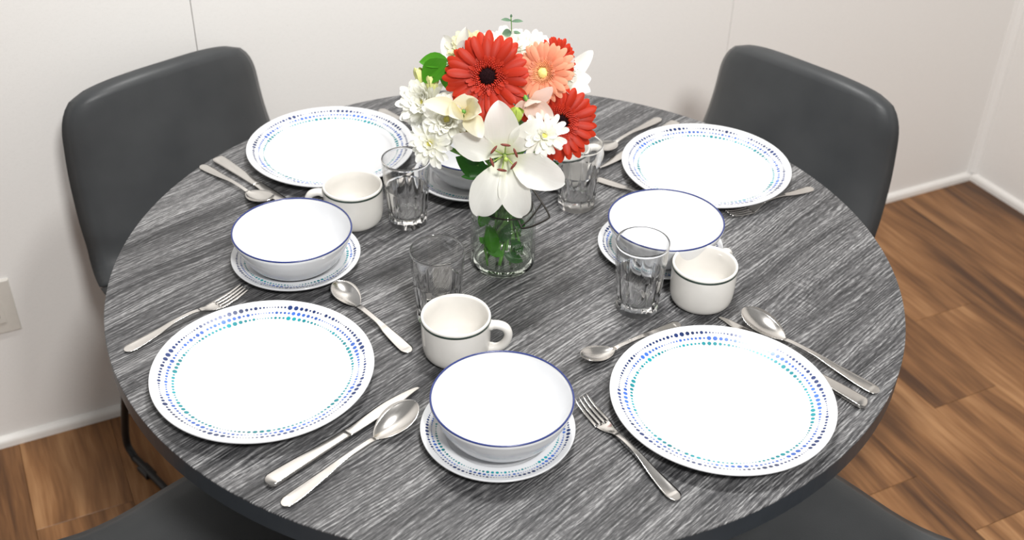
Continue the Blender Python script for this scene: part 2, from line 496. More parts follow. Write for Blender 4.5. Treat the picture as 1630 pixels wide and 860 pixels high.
PROF = catmull([(0.235, 0.432), (0.20, 0.449), (0.10, 0.450), (0.0, 0.444), (-0.09, 0.440), (-0.160, 0.449), (-0.203, 0.485), (-0.226, 0.55), (-0.250, 0.635), (-0.274, 0.72), (-0.294, 0.800)], 24)
def side_prof(t):
    x = max(0, min(len(PROF) - 1.001, t * (len(PROF) - 1))); i = int(x); f = x - i
    return PROF[i] * (1 - f) + PROF[i + 1] * f
def lerp_tab(tab, t):
    for (a, va), (b, vb) in zip(tab[:-1], tab[1:]):
        if t <= b: return va + (vb - va) * smooth01((t - a) / (b - a))
    return tab[-1][1]
WT = [(0, 0.212), (0.25, 0.232), (0.5, 0.228), (0.66, 0.207), (1.0, 0.187)]
WR = [(0, 0.0), (0.45, 0.0), (0.62, 0.050), (0.8, 0.045), (1.0, 0.018)]
LF_ = [(0, 0.004), (0.3, 0.010), (0.52, 0.045), (0.66, 0.03), (0.8, 0.0), (1.0, -0.012)]
V, Fs = shell(0, 0.545, 22, side_prof, lambda t: lerp_tab(WT, t), lambda t: lerp_tab(WR, t), lambda t: lerp_tab(LF_, t), 0.034, round0=0.05)
seat_me = mesh('seat', V, Fs, M['leather'])
V, Fs = shell(0.55, 1.0, 34, side_prof, lambda t: lerp_tab(WT, t), lambda t: lerp_tab(WR, t), lambda t: lerp_tab(LF_, t), 0.034, round1=0.05)
back_me = mesh('backrest', V, Fs, M['leather'])
def leg_path(s):
    return catmull([(s * 0.165, 0.14, 0.425), (s * 0.19, 0.175, 0.25), (s * 0.20, 0.195, 0.06), (s * 0.20, 0.180, 0.012), (s * 0.20, 0.13, 0.009), (s * 0.20, -0.24, 0.009), (s * 0.20, -0.29, 0.012), (s * 0.20, -0.305, 0.06), (s * 0.19, -0.25, 0.25), (s * 0.165, -0.16, 0.43)], 6)
leg_me = [mesh('sled_leg', *tube(leg_path(s), 0.0075, 10), M['black']) for s in (-1, 1)]
bar_me = mesh('cross_bar', *tube([(-0.165, 0.14, 0.424), (0.165, 0.14, 0.424)], 0.007, 8), M['black'])
bar2_me = mesh('cross_bar_rear', *tube([(-0.166, -0.13, 0.418), (0.166, -0.13, 0.418)], 0.007, 8), M['black'])
glide_me = mesh('floor_glide', *box(-0.011, 0.011, -0.018, 0.018, 0.0, 0.012, 0.004), M['black'], False)
def make_chair(loc, rz, label):
    c = empty('dining_chair', loc, rz, label, 'chair', 'dining chairs around the round table')
    link('seat', seat_me, c); link('backrest', back_me, c)
    for q in leg_me:
        lg = link('sled_leg', q, c)
        s = -1 if q is leg_me[0] else 1
        for y in (-0.24, 0.13): link('floor_glide', glide_me, lg, loc=(s * 0.20, y, 0))
    link('cross_bar', bar_me, c); link('cross_bar', bar2_me, c)
    return c
def chair_at(dist, lat, ang, label):
    """ang: direction from the table centre to the chair (degrees); lat: sideways shift"""
    a = math.radians(ang); d = Vector((math.cos(a), math.sin(a), 0)); l = Vector((-math.sin(a), math.cos(a), 0))
    p = d * dist + l * lat
    make_chair(p, a + PI / 2, label)
chair_at(0.476, 0.080, 135, 'charcoal faux-leather chair at the back left, its left side beside the wall outlet')
chair_at(0.462, 0.024, 45, 'charcoal faux-leather chair at the back right, near the room corner')
chair_at(0.500, 0.018, 225, 'charcoal chair tucked under the front left of the table, only seat edge showing')
chair_at(0.500, 0.032, 315, 'charcoal chair tucked under the front right of the table, over bare wood floor')

# ------------------------------------------------------------------ plates
def plate_prof(Rr, h, flat):
    """top surface as (r, z)"""
    return [(0, 0.0045), (flat * 0.7, 0.0045), (flat * 0.94, 0.0047), (flat * 1.03, 0.0062), (flat * 1.09, 0.0092), (Rr * 0.86 if Rr > .1 else Rr * .84, h * 0.68), (Rr * 0.95, h * 0.91), (Rr, h)]
def make_plate_meshes(nm, Rr, h, flat, dmax, seed):
    rnd = random.Random(seed)
    top = [(p.x, p.y) for p in catmull([(a, b, 0) for a, b in plate_prof(Rr, h, flat)], 6)]
    top[0] = (0, top[0][1])
    def zt(r):
        for (r0, z0), (r1, z1) in zip(top[:-1], top[1:]):
            if r0 <= r <= r1 and r1 > r0: return z0 + (z1 - z0) * (r - r0) / (r1 - r0)
        return top[-1][1]
    t = 0.0032
    bot = []
    for r, z in top[::-1]:
        if r < Rr - 0.002: bot.append((r, max(0.0008, z - t * 1.02)))
    edge = [(Rr + 0.0006, h - 0.0006), (Rr + 0.0007, h - 0.0016), (Rr + 0.0001, h - 0.0026)]
    foot = flat * 0.92
    bot2 = [(r, z) for r, z in bot if r > foot + .004] + [(foot + .002, 0.0), (foot - .002, 0.0), (foot - .004, 0.001), (0, 0.001)]
    V, Fs = lathe(top + edge + bot2, 128)
    dish = mesh(nm + '_dish', V, [f[::-1] for f in Fs], M['china'])
    res = [('dish', dish, None)]
    cyc = [.24, .3, .42, .55, .75, .58, .85, 1, 1.05, 1.05, .6, .8, .62, .6, .62, .55, .72, .5, .4, .3, .25]
    for ring, (fr, col, part) in enumerate(((0.918, 'navy', 'navy_dots'), (0.860, 'blue', 'blue_dots'), (0.803, 'teal', 'teal_dots'))):
        rr = Rr * fr; a = rnd.uniform(0, 6); end = a + 2 * PI; V, Fs = [], []
        i = rnd.randrange(len(cyc)); skip = 0
        while True:
            sz = cyc[i % len(cyc)] * rnd.uniform(0.85, 1.1) * (0.95 if ring else 1.0)
            if rnd.random() < 0.05: i += rnd.randrange(2, 7)
            i += 1
            d = max(dmax * 0.16, dmax * sz)
            step = (d + dmax * 0.36) / rr
            if a + step > end: break
            ac = a + step / 2; a += step
            b = len(V)
            for k2 in range(11):
                if k2 == 10: dr, dt = 0, 0
                else: dr, dt = math.cos(k2 * PI / 5) * d / 2, math.sin(k2 * PI / 5) * d / 2
                r = rr + dr; an = ac + dt / rr
                V.append((r * math.cos(an), r * math.sin(an), zt(r) + 0.00022))
            Fs += [(b + 10, b + k2, b + (k2 + 1) % 10) for k2 in range(10)]
        res.append((part, mesh(nm + '_' + part, V, Fs, M[col]), 'stuff'))
    return res
dinner = [make_plate_meshes('dinner', 0.1302, 0.0205, 0.090, 0.0054, s) for s in (1, 2)]
bread = [make_plate_meshes('bread', 0.0865, 0.0150, 0.056, 0.0040, s) for s in (11, 12)]
def put_plate(name, parts, x, y, rz, label, group):
    r = empty(name, (x, y, TT), rz, label, 'plate', group)
    for nm, me, kd in parts:
        o = link(nm, me, r)
        if kd: o['kind'] = kd
gd = 'dinner plates around the table'; gb = 'small plates under the bowls'
put_plate('dinner_plate', dinner[0], -0.2838, -0.2669, 0.3, 'white dinner plate with blue and teal dots, front left, between fork and knife', gd)
put_plate('dinner_plate', dinner[1], 0.2552, -0.2969, 1.3, 'white dinner plate with blue and teal dots at the front right edge', gd)
put_plate('dinner_plate', dinner[1], -0.2825, 0.2776, 2.6, 'white dotted dinner plate at the back left, behind a mug and tumbler', gd)
put_plate('dinner_plate', dinner[0], 0.3045, 0.2477, 4.0, 'white dotted dinner plate at the back right, before the right-hand chair', gd)
BR = [(-0.0040, -0.3535), (-0.2871, -0.0200), (0.2136, 0.0285), (-0.0590, 0.2134)]
bl = ['small dotted plate under the front bowl nearest the viewer', 'small dotted plate under the bowl on the left side', 'small dotted plate under the bowl on the right side', 'small white plate under the bowl behind the flower jar']
for i, (x, y) in enumerate(BR):
    put_plate('side_plate', bread[i % 2], x, y, i * 1.4, bl[i], gb)

# bowls
bp = [(0, 0.006), (0.034, 0.006), (0.047, 0.0085), (0.060, 0.0195), (0.0705, 0.0375), (0.0775, 0.0555)]
top = [(p.x, p.y) for p in catmull([(a, b, 0) for a, b in bp], 6)]; top[0] = (0, 0.006)
V, Fs = lathe(top + [(0.0783, 0.0562), (0.0790, 0.0558)] + [(r + 0.0022, max(0.002, z - 0.0022)) for r, z in top[::-1] if r > 0.036] + [(0.036, 0.0), (0.033, 0.0), (0.031, 0.0015), (0, 0.0015)], 96)
bowl_me = mesh('bowl_body', V, [f[::-1] for f in Fs], M['china'])
V, Fs = tube([(0.0785 * math.cos(a * PI / 48), 0.0785 * math.sin(a * PI / 48), 0.0560) for a in range(96)], 0.00115, 8, closed=True)
rim_me = mesh('rim_line', V, Fs, M['navy_line'])
BW = [(0.0006, -0.3575), (-0.2865, -0.0330), (0.2165, 0.0155), (-0.0525, 0.2120)]
wl = ['white bowl with thin navy rim, front centre, nearest the viewer', 'white bowl with navy rim on the left, beside the mug and spoon', 'white bowl with navy rim on the right, behind a tumbler and mug', 'white bowl with navy rim half hidden behind the flowers']
for (x, y), (px, py), lb in zip(BW, BR, wl):
    x, y = px + (x - px) * 0.9, py + (y - py) * 0.9
    b = empty('cereal_bowl', (x, y, TT + 0.0047), 0, lb, 'bowl', 'white bowls on small plates')
    link('bowl_body', bowl_me, b); link('rim_line', rim_me, b)

# ------------------------------------------------------------------ mugs
MH, MR = 0.0605, 0.0425
mp = [(0.031, 0.0), (0.0342, 0.0010), (0.0388, 0.006), (0.0411, 0.015), (0.0420, 0.028), (0.0423, 0.045), (0.0424, MH - .002)]
outer = [(p.x, p.y) for p in catmull([(a, b, 0) for a, b in mp], 5)]
inner = [(0.0416, MH), (0.0400, MH - .0006), (0.0388, MH - .003), (0.0382, 0.045), (0.0378, 0.026), (0.0362, 0.013), (0.031, 0.0075), (0.02, 0.006), (0, 0.0058)]
V, Fs = lathe([(0, 0.0015), (0.0285, 0.0012)] + outer + inner, 72)
mug_me = mesh('mug_body', V, Fs, M['stoneware'])
V, Fs = lathe([(0.0422, MH - .0064), (0.04268, MH - .0062), (0.04274, MH - .0034), (0.0423, MH - .0032)], 72)
band_me = mesh('stripe', V, Fs, M['green_band'])
hp = catmull([(0.0395, 0, 0.0475), (0.050, 0, 0.0495), (0.0600, 0, 0.046), (0.0640, 0, 0.036), (0.0605, 0, 0.0235), (0.052, 0, 0.0155), (0.0390, 0, 0.0135)], 5)
V, Fs = tube(hp, [0.0062] * 3 + [0.0052] * (len(hp) - 6) + [0.006] * 3, 12)
V = [Vector((v[0], v[1] * 1.25, v[2])) for v in V]
hand_me = mesh('handle', V, Fs, M['stoneware'])
for x, y, rz, lb in ((-0.0587, -0.2094, -5, 'cream mug with dark green stripe behind the front bowl, handle to the right'),
                     (-0.2218, 0.0893, 187, 'cream mug with green stripe by the left bowl, handle to the left'),
                     (0.2571, -0.0859, 52, 'cream mug with green stripe on the right, handle turned to the back'),
                     (0.0790, 0.2180, 20, 'cream mug half hidden behind the flowers and the back right tumbler')):
    c = empty('coffee_mug', (x, y, TT), math.radians(rz), lb, 'mug', 'striped coffee mugs')
    link('mug_body', mug_me, c); link('stripe', band_me, c); link('handle', hand_me, c)

# ------------------------------------------------------------------ tumblers
GH = 0.104
op = [(0.0262, 0.0), (0.0272, 0.0015), (0.0276, 0.006), (0.0281, 0.014), (0.0290, 0.026), (0.0300, 0.038), (0.0311, 0.050), (0.0320, 0.062), (0.0329, 0.075), (0.0337, 0.090), (0.0342, GH - .001)]
outer = [(p.x, p.y) for p in catmull([(a, b, 0) for a, b in op], 4)]
no = len(outer) + 1
inner = [(0.0339, GH), (0.0332, GH - .0004), (0.0326, GH - .003), (0.0318, 0.085), (0.0304, 0.065), (0.0286, 0.045), (0.0266, 0.026), (0.0242, 0.017), (0.018, 0.0140), (0.008, 0.0132), (0, 0.0130)]
inner = [(p.x, p.y) for p in catmull([(a, b, 0) for a, b in inner], 3)]; inner[-1] = (0, 0.013)
NF = 12
def flute(i, a, z, r):
    if i >= no or z < 0.004 or z > 0.074: return 1
    c = abs(math.cos(a * NF / 2))                 # 0 on the ridge between two flutes
    topz = 0.046 + 0.026 * math.sqrt(max(0, 1 - (1 - c) ** 2))
    f = smooth01((topz - z) / 0.012) * smooth01((z - 0.004) / 0.006)
    return 1 - f * (0.075 * c ** 0.6)
V, Fs = lathe([(0, 0.002), (0.020, 0.0016)][:1] + outer + inner, 144, flute)
tumbler_me = mesh('tumbler', V, Fs, M['glass_wall'])
tumbler_me.materials.append(M['glass'])              # solid, refracting foot
for p in tumbler_me.polygons:
    if p.center.z < 0.056 or p.center.z > 0.1005: p.material_index = 1
for x, y, rz, lb in ((0.1714, -0.1054, 0.1, 'clear fluted tumbler standing in front of the right bowl, beside a mug'),
                     (-0.1450, 0.0909, 0.3, 'clear fluted tumbler to the right of the left mug'),
                     (-0.0855, -0.1360, 0.2, 'clear fluted tumbler behind the front mug, left of the jar'),
                     (0.1004, 0.1479, 0.0, 'clear fluted tumbler under the lower red gerbera at the back right')):
    o = link('tumbler', tumbler_me, None, Matrix.Translation((x, y, TT)) @ Matrix.Rotation(rz, 4, 'Z'))
    tag(o, lb, 'glass', 'clear fluted tumblers')

# ------------------------------------------------------------------ cutlery (built head at x = 0, handle towards +x)
def strip(st, ny=9, under=0.35):
    """st: (x, y offset, half width, rim z, dish, thickness)"""
    V, Fs = [], []; r = 2 * ny - 2
    for (x, yo, hw, z, dish, t) in st:
        topv, botv = [], []
        for k in range(ny):
            v = -1 + 2 * k / (ny - 1)
            zz = z - dish * (1 - v * v)
            e = t * (0.35 + 0.65 * math.sqrt(max(0, 1 - v ** 4)))
            topv.append((x, yo + v * hw, zz)); botv.append((x, yo + v * hw * 0.97, zz - e))
        V += topv + botv[::-1][1:-1]
    n = len(st)
    for i in range(n - 1):
        for k in range(r):
            j = (k + 1) % r
            Fs.append((i * r + k, i * r + j, (i + 1) * r + j, (i + 1) * r + k)[::-1])
    Fs.append(tuple(range(r))); Fs.append(tuple((n - 1) * r + k for k in range(r))[::-1])
    return V, Fs
def interp(tab, x):
    """monotone-ish cubic through (x, v...) rows"""
    for i in range(len(tab) - 1):
        a, b = tab[i], tab[i + 1]
        if x <= b[0] or i == len(tab) - 2:
            t = max(0, min(1, (x - a[0]) / (b[0] - a[0]))); out = []
            for c in range(1, len(a)):
                m0 = (b[c] - tab[i - 1][c]) / (b[0] - tab[i - 1][0]) if i else (b[c] - a[c]) / (b[0] - a[0])
                m1 = (tab[i + 2][c] - a[c]) / (tab[i + 2][0] - a[0]) if i + 2 < len(tab) else (b[c] - a[c]) / (b[0] - a[0])
                h = b[0] - a[0]
                out.append((2 * t ** 3 - 3 * t * t + 1) * a[c] + (t ** 3 - 2 * t * t + t) * h * m0 + (-2 * t ** 3 + 3 * t * t) * b[c] + (t ** 3 - t * t) * h * m1)
            return out
def handle_rows(x0, x1, tab, n=40, endround=0.009):
    rows = []
    for i in range(n):
        f = i / (n - 1); x = x0 + (x1 - x0) * math.sin(PI / 2 * f)         # dense towards the rounded end
        hw, z, dish, t = interp(tab, x)
        if x > x1 - endround:
            hw *= math.sqrt(max(0.002, 1 - ((x - (x1 - endround)) / endround) ** 2))
            t *= 0.35 + 0.65 * math.sqrt(max(0.0, 1 - ((x - (x1 - endround)) / endround) ** 2)); dish = 0
        rows.append((x, 0, hw, z, dish, t))
    return rows
def spoon_meshes(nm, L, bl, bw, hwid):
    rows = []
    n = 30
    for i in range(n):
        f = i / (n - 1)
        x = bl * (0.5 - 0.5 * math.cos(PI * f))       # dense at both ends
        g = x / bl
        hw = bw * (math.sin(PI * g ** 0.80) ** 0.62) if 0 < g < 1 else 0
        hw = max(hw, 0.0006 if g < .5 else 0.0036)
        dep = 0.0085 * (bw / 0.0215) * (math.sin(PI * min(1, g ** 0.85)) ** 0.8 if 0 < g < 1 else 0)
        zr = 0.0205 * bw / 0.0215 - (0.0205 * bw / 0.0215 - 0.0068) * g
        zr = max(zr, dep + 0.0014)
        rows.append((x, 0, hw, zr, max(dep, 0.0001), 0.0013))
    zj = rows[-1][3]
    bowl = mesh(nm + '_bowl', *strip(rows, 13), M['steel'])
    tab = [(bl - .001, 0.0036, zj, 0.0002, 0.0024), (bl + .012, 0.0034, zj + .0016, 0, 0.0028), (bl + 0.045, 0.0036, 0.0088, 0, 0.0028), (L * 0.70, 0.0058, 0.0062, 0.0002, 0.0022), (L * 0.88, hwid, 0.0040, 0.0006, 0.0019), (L, hwid * 1.02, 0.0034, 0.0005, 0.0019)]
    h = mesh(nm + '_handle', *strip(handle_rows(bl - .001, L, tab, 44, hwid * 1.1), 9), M['steel'])
    return [('spoon_bowl', bowl), ('handle', h)]
table_spoon = spoon_meshes('soup_spoon', 0.200, 0.066, 0.0208, 0.0086)
tea_spoon = spoon_meshes('teaspoon', 0.160, 0.051, 0.0165, 0.0078)

def fork_meshes(L=0.190):
    tl = 0.048
    def zc(x):
        return interp([(0, 0.0105), (0.02, 0.0056), (0.045, 0.0030), (0.06, 0.0046), (0.072, 0.0085), (0.09, 0.0115)], x)[0]
    tines = []
    for k in range(4):
        yo = (-1.5 + k) * 0.0062
        rows = []
        for i in range(14):
            x = tl * i / 13
            hw = 0.0004 + 0.0013 * smooth01(x / 0.012) + 0.0003 * x / tl
            rows.append((x + 0.0, yo * (0.92 + 0.08 * x / tl), hw, zc(x), 0.0, 0.0017))
        tines.append(mesh('tine', *strip(rows, 5), M['steel']))
    rows = []
    for i in range(16):
        x = tl - 0.003 + 0.030 * i / 15
        g = i / 15
        hw = 0.0037 + (0.0112 - 0.0037) * (1 - smooth01(g)) ** 0.9
        rows.append((x, 0, hw, zc(x), 0.0012 * math.sin(PI * min(1, g + .1)) if g < .9 else 0.0, 0.0018))
    head = mesh('fork_head', *strip(rows, 11), M['steel'])
    x0 = rows[-1][0] - 0.001
    tab = [(x0, 0.0037, zc(x0) + .0002, 0, 0.0022), (0.09, 0.0032, 0.0115, 0, 0.0026), (0.115, 0.0036, 0.0108, 0, 0.0026), (L * 0.74, 0.0060, 0.0066, 0.0002, 0.0022), (L * 0.90, 0.0086, 0.0038, 0.0006, 0.0019), (L, 0.0088, 0.0034, 0.0005, 0.0019)]
    h = mesh('fork_handle', *strip(handle_rows(x0, L, tab, 40, 0.0095), 9), M['steel'])
    return [('tine', t) for t in tines] + [('fork_head', head), ('handle', h)]
fork = fork_meshes()

def knife_meshes(L=0.221):
    bl = 0.112
    rows = []
    for i in range(28):
        x = bl * (i / 27) ** 1.3
        g = x / bl
        edge = 0.0100 * min(1, math.sqrt(min(1, x / 0.045)) if x < .045 else 1) * (1 - 0.35 * smooth01((g - .45) / .55))
        spine = 0.0020 + 0.0055 * smooth01(x / 0.05)
        yo = (spine - edge) / 2; hw = max(0.0006, (spine + edge) / 2)
        rows.append((x, yo, hw, 0.0046 if g < .9 else 0.0046 + .0008 * (g - .9) * 10, -0.0003, 0.0022))
    blade = mesh('knife_blade', *strip(rows, 9), M['steel'])
    rows = []
    for i in range(40):
        x = bl - .002 + (L - bl + .002) * math.sin(PI / 2 * i / 39); g = (x - bl) / (L - bl)
        hw = 0.0064 + 0.0030 * smooth01(g); t = 0.0062 + 0.0024 * smooth01(g)
        if x > L - .008: e = math.sqrt(max(0.004, 1 - ((x - (L - .008)) / .008) ** 2)); hw *= e; zt_ = t * (0.5 + 0.5 * e)
        else: zt_ = t
        rows.append((x, 0, hw, zt_ - 0.0008, -0.0006, zt_ - 0.0004))
    h = mesh('knife_handle', *strip(rows, 11), M['steel'])
    return [('blade', blade), ('handle', h)]
knife = knife_meshes()

def lay(name, parts, Lref, tip, end, label, cat, group, flip=False, z=0.0):
    """tip and end: plan positions of the head's tip and the handle's end"""
    t, e = Vector((*tip, 0)), Vector((*end, 0)); d = e - t
    s = d.length / Lref
    r = empty(name, (t.x, t.y, TT + z), math.atan2(d.y, d.x), label, cat, group)
    for nm, me in parts:
        o = link(nm, me, r)
        o.scale = (s, -s if False else s, min(s, 1.0))
        if flip: o.scale = (s, -s, min(s, 1.0))
GF, GK, GS, GT = 'dinner forks', 'table knives', 'soup spoons', 'teaspoons'
lay('dinner_fork', fork, 0.190, (-0.3415, -0.0935), (-0.4628, -0.2247), 'stainless fork left of the front left plate, tines toward the left bowl', 'fork', GF)
lay('dinner_fork', fork, 0.190, (0.0910, -0.2950), (0.1898, -0.4491), 'stainless fork between the front bowl and the front right plate', 'fork', GF)
lay('dinner_fork', fork, 0.190, (0.3230, 0.1190), (0.4653, 0.2095), 'stainless fork at the right rim of the back right plate', 'fork', GF)
lay('dinner_fork', fork, 0.190, (-0.1010, 0.3020), (-0.2228, 0.4356), 'stainless fork behind the back left plate, only its handle end showing', 'fork', GF)
lay('table_knife', knife, 0.221, (-0.0987, -0.2798), (-0.2472, -0.4431), 'stainless knife lying between the front left plate and a big spoon', 'knife', GK)
lay('table_knife', knife, 0.221, (0.2764, -0.1272), (0.4255, -0.2934), 'stainless knife partly under the front right plate, tip by the mug', 'knife', GK, True)
lay('table_knife', knife, 0.221, (-0.3000, 0.1010), (-0.4602, 0.2525), 'stainless knife at the back left, blade running behind the left bowl', 'knife', GK, True)
lay('table_knife', knife, 0.221, (0.1410, 0.2531), (0.2785, 0.4122), 'stainless knife mostly hidden by the back right plate, blade tip showing', 'knife', GK)
lay('soup_spoon', table_spoon, 0.200, (-0.0990, -0.3220), (-0.2261, -0.4712), 'large stainless spoon below the knife, front left of the front bowl', 'spoon', GS)
lay('soup_spoon', table_spoon, 0.200, (0.3055, -0.1270), (0.4474, -0.2675), 'large stainless spoon along the right edge of the table', 'spoon', GS)
lay('soup_spoon', table_spoon, 0.200, (-0.3464, 0.1131), (-0.4779, 0.2318), 'stainless spoon at the far left edge, outside the back left knife', 'spoon', GS)
lay('soup_spoon', table_spoon, 0.200, (0.1320, 0.2886), (0.2516, 0.4290), 'stainless spoon at the back, right of the flowers, beyond the tumbler', 'spoon', GS)
lay('teaspoon', tea_spoon, 0.160, (-0.2240, -0.0850), (-0.1150, -0.2134), 'small stainless spoon between the left bowl and the front mug', 'spoon', GT)
lay('teaspoon', tea_spoon, 0.160, (0.0952, -0.2290), (0.2239, -0.1413), 'small stainless spoon above the front right plate, below the right tumbler', 'spoon', GT)
lay('teaspoon', tea_spoon, 0.160, (0.2610, 0.1260), (0.1327, 0.2216), 'small stainless spoon behind the right bowl, handle toward the back tumbler', 'spoon', GT)
lay('teaspoon', tea_spoon, 0.160, (-0.1800, 0.1620), (-0.1060, 0.3060), 'small stainless spoon seen through the left tumbler, under the small back plate', 'spoon', GT)

# ------------------------------------------------------------------ jar
JX, JY = -0.0058, -0.0066
jar = empty('mason_jar', (JX, JY, TT), 0, 'clear embossed mason jar holding the bouquet in the table centre', 'jar')
jo = [(0.0395, 0.0), (0.0425, 0.0015), (0.0438, 0.006), (0.0441, 0.02), (0.0441, 0.055), (0.0440, 0.078), (0.0430, 0.085), (0.0400, 0.0905), (0.0372, 0.0935), (0.0362, 0.096)]
outer = [(p.x, p.y) for p in catmull([(a, b, 0) for a, b in jo], 4)]
neck = []
for i in range(25):                                  # moulded screw threads
    f = i / 24; z = 0.0965 + 0.024 * f
    neck.append((0.0360 + 0.0013 * max(0, math.sin(f * PI * 6 + 0.4)) ** 1.5, z))
inner = [(0.0352, 0.1222), (0.0335, 0.1222), (0.0328, 0.120), (0.0330, 0.098), (0.0345, 0.0925), (0.0385, 0.0855), (0.0408, 0.078), (0.0411, 0.05), (0.0409, 0.014), (0.0385, 0.0075), (0.030, 0.0058), (0, 0.0062)]
V, Fs = lathe([(0, 0.0025), (0.030, 0.002), (0.036, 0.0004)] + outer + neck + inner, 96)
jar_me = mesh('jar_body', V, Fs, M['jar_glass'])
jar_me.materials.append(M['jar_base'])
for p in jar_me.polygons:
    if p.center.z < 0.0085: p.material_index = 1
jar_body = link('jar_body', jar_me, jar)

def bend(V, Rr, a0, z0):
    out = []
    for x, y, z in V:                                # x along the text, y up, z outwards
        a = a0 + x / Rr
        out.append(((Rr + z) * math.sin(a), -(Rr + z) * math.cos(a), z0 + y))
    return out
def text_mesh(body, size, rise=0.0):
    cu = bpy.data.curves.new('lettering', 'FONT'); cu.body = body; cu.size = size; cu.align_x = 'CENTER'; cu.extrude = 0.0003; cu.resolution_u = 2
    o = bpy.data.objects.new('lettering', cu); COL.objects.link(o)
    dg = bpy.context.evaluated_depsgraph_get()
    me = bpy.data.meshes.new_from_object(o.evaluated_get(dg))
    V = [tuple(v.co) for v in me.vertices]; Fs = [tuple(p.vertices) for p in me.polygons]
    bpy.data.objects.remove(o); bpy.data.meshes.remove(me)
    return [(x, y + rise * (1 - (x / 0.024) ** 2), z) for x, y, z in V], Fs
A0 = math.radians(36)
for body, size, z0, rise in (('MADE IN CANADA', 0.0062, 0.0720, 0.003), ('PERFECT', 0.0078, 0.0490, 0.0), ('SEAL', 0.0090, 0.0385, 0.0), ('WIDE MOUTH', 0.0062, 0.0195, -0.001), ('ADJUSTABLE', 0.0062, 0.0115, -0.001)):
    V, Fs = text_mesh(body, size, rise)
    link('embossed_lettering', mesh('embossed_' + body.lower().replace(' ', '_'), bend(V, 0.0443, A0, z0), Fs, M['emboss'], False), jar)
sh = [(0, 0.0665), (0.008, 0.0648), (0.0165, 0.0675), (0.0185, 0.060), (0.0182, 0.046), (0.014, 0.036), (0, 0.0300)]
sh = sh + [(-x, y) for x, y in sh[-2:0:-1]]
sh3 = [(*p,) for p in bend([(x, y, 0.0) for x, y in sh], 0.0443, A0, 0)]
V, Fs = tube([p for p in catmull(sh3 + [sh3[0]], 5)][:-1], 0.00055, 6, closed=True)
link('embossed_shield', mesh('embossed_shield', V, Fs, M['emboss']), jar)
# wire bail round the neck with a loop swung out to the right
V, Fs = tube([(0.0385 * math.cos(a * PI / 24), 0.0385 * math.sin(a * PI / 24), 0.0925 + 0.002 * math.sin(a * PI / 12)) for a in range(48)], 0.0011, 8, closed=True)
link('neck_wire', mesh('neck_wire', V, Fs, M['wire']), jar)
pts = [(0.0200, -0.0345, 0.0900), (0.0235, -0.0385, 0.0830), (0.0265, -0.0390, 0.0800), (0.0400, -0.0310, 0.0790), (0.0590, -0.0160, 0.0810), (0.0600, -0.0100, 0.0850), (0.0510, 0.0000, 0.0960), (0.0400, 0.0080, 0.1090), (0.0360, 0.0100, 0.1120)]
V, Fs = tube(catmull(pts, 5), 0.0013, 8)
link('bail_wire', mesh('bail_wire', V, Fs, M['wire']), jar)
V, Fs = tube(catmull([(0.0235, -0.0385, 0.0830), (0.036, -0.026, 0.0875), (0.0510, 0.0000, 0.0960)], 6), 0.0012, 8)
link('bail_wire', mesh('bail_wire_strut', V, Fs, M['wire']), jar)

# ------------------------------------------------------------------ flowers
def frame(pos, n, twist=0.0):
    n = Vector(n).normalized()
    x = Vector((1, 0, 0)); x = (x - n * x.dot(n)).normalized(); y = n.cross(x)
    m4 = Matrix((x, y, n)).transposed().to_4x4(); m4.translation = pos
    return m4 @ Matrix.Rotation(twist, 4, 'Z')

def petal(nm, L, W, e0, e1, mat, shape='round', cup=0.15, nx=9, ny=5, x0=0.0, wave=0.0, thick=0.0):
    """petal grows along +x, elevation bends from e0 to e1 degrees"""
    V, Fs = [], []
    x, z = x0, 0.0
    for i in range(nx):
        t = math.sin(PI / 2 * i / (nx - 1)); dt = t - (math.sin(PI / 2 * (i - 1) / (nx - 1)) if i else 0)
        e = math.radians(e0 + (e1 - e0) * t)
        x += math.cos(e) * L * dt; z += math.sin(e) * L * dt
        if shape == 'round': w = (0.42 + 0.58 * smooth01(t * 1.7)) * math.sqrt(max(0.0, 1 - max(0, (t - 0.72) / 0.28) ** 1.9))
        elif shape == 'lily': w = (0.16 + 0.84 * smooth01(t * 1.8)) * max(0.0, 1 - max(0, (t - 0.36) / 0.64) ** 2.0) ** 0.68
        elif shape == 'spoon': w = (0.5 + 0.5 * smooth01(t * 1.5)) * math.sqrt(max(0.0, 1 - max(0, (t - 0.72) / 0.28) ** 2.2))
        else: w = math.sin(PI * min(1, t * 0.97 + 0.03)) ** 0.85
        w = max(w, 0.04)
        tx, tz = math.cos(e), math.sin(e)
        for k in range(ny):
            v = -1 + 2 * k / (ny - 1)
            lift = cup * W * (v * v) * w + wave * W * math.sin(t * 9 + v * 2) * abs(v)
            V.append((x - tz * lift, v * W / 2 * w, z + tx * lift))
    for i in range(nx - 1):
        for k in range(ny - 1):
            a = i * ny + k; Fs.append((a, a + ny, a + ny + 1, a + 1))
    return mesh(nm, V, Fs, mat)

def rot(az, tilt=0.0, roll_=0.0, s=1.0, off=(0, 0, 0)):
    return Matrix.Rotation(az, 4, 'Z') @ Matrix.Translation(off) @ Matrix.Rotation(tilt, 4, 'Y') @ Matrix.Rotation(roll_, 4, 'X') @ Matrix.Diagonal((s, s, s, 1))

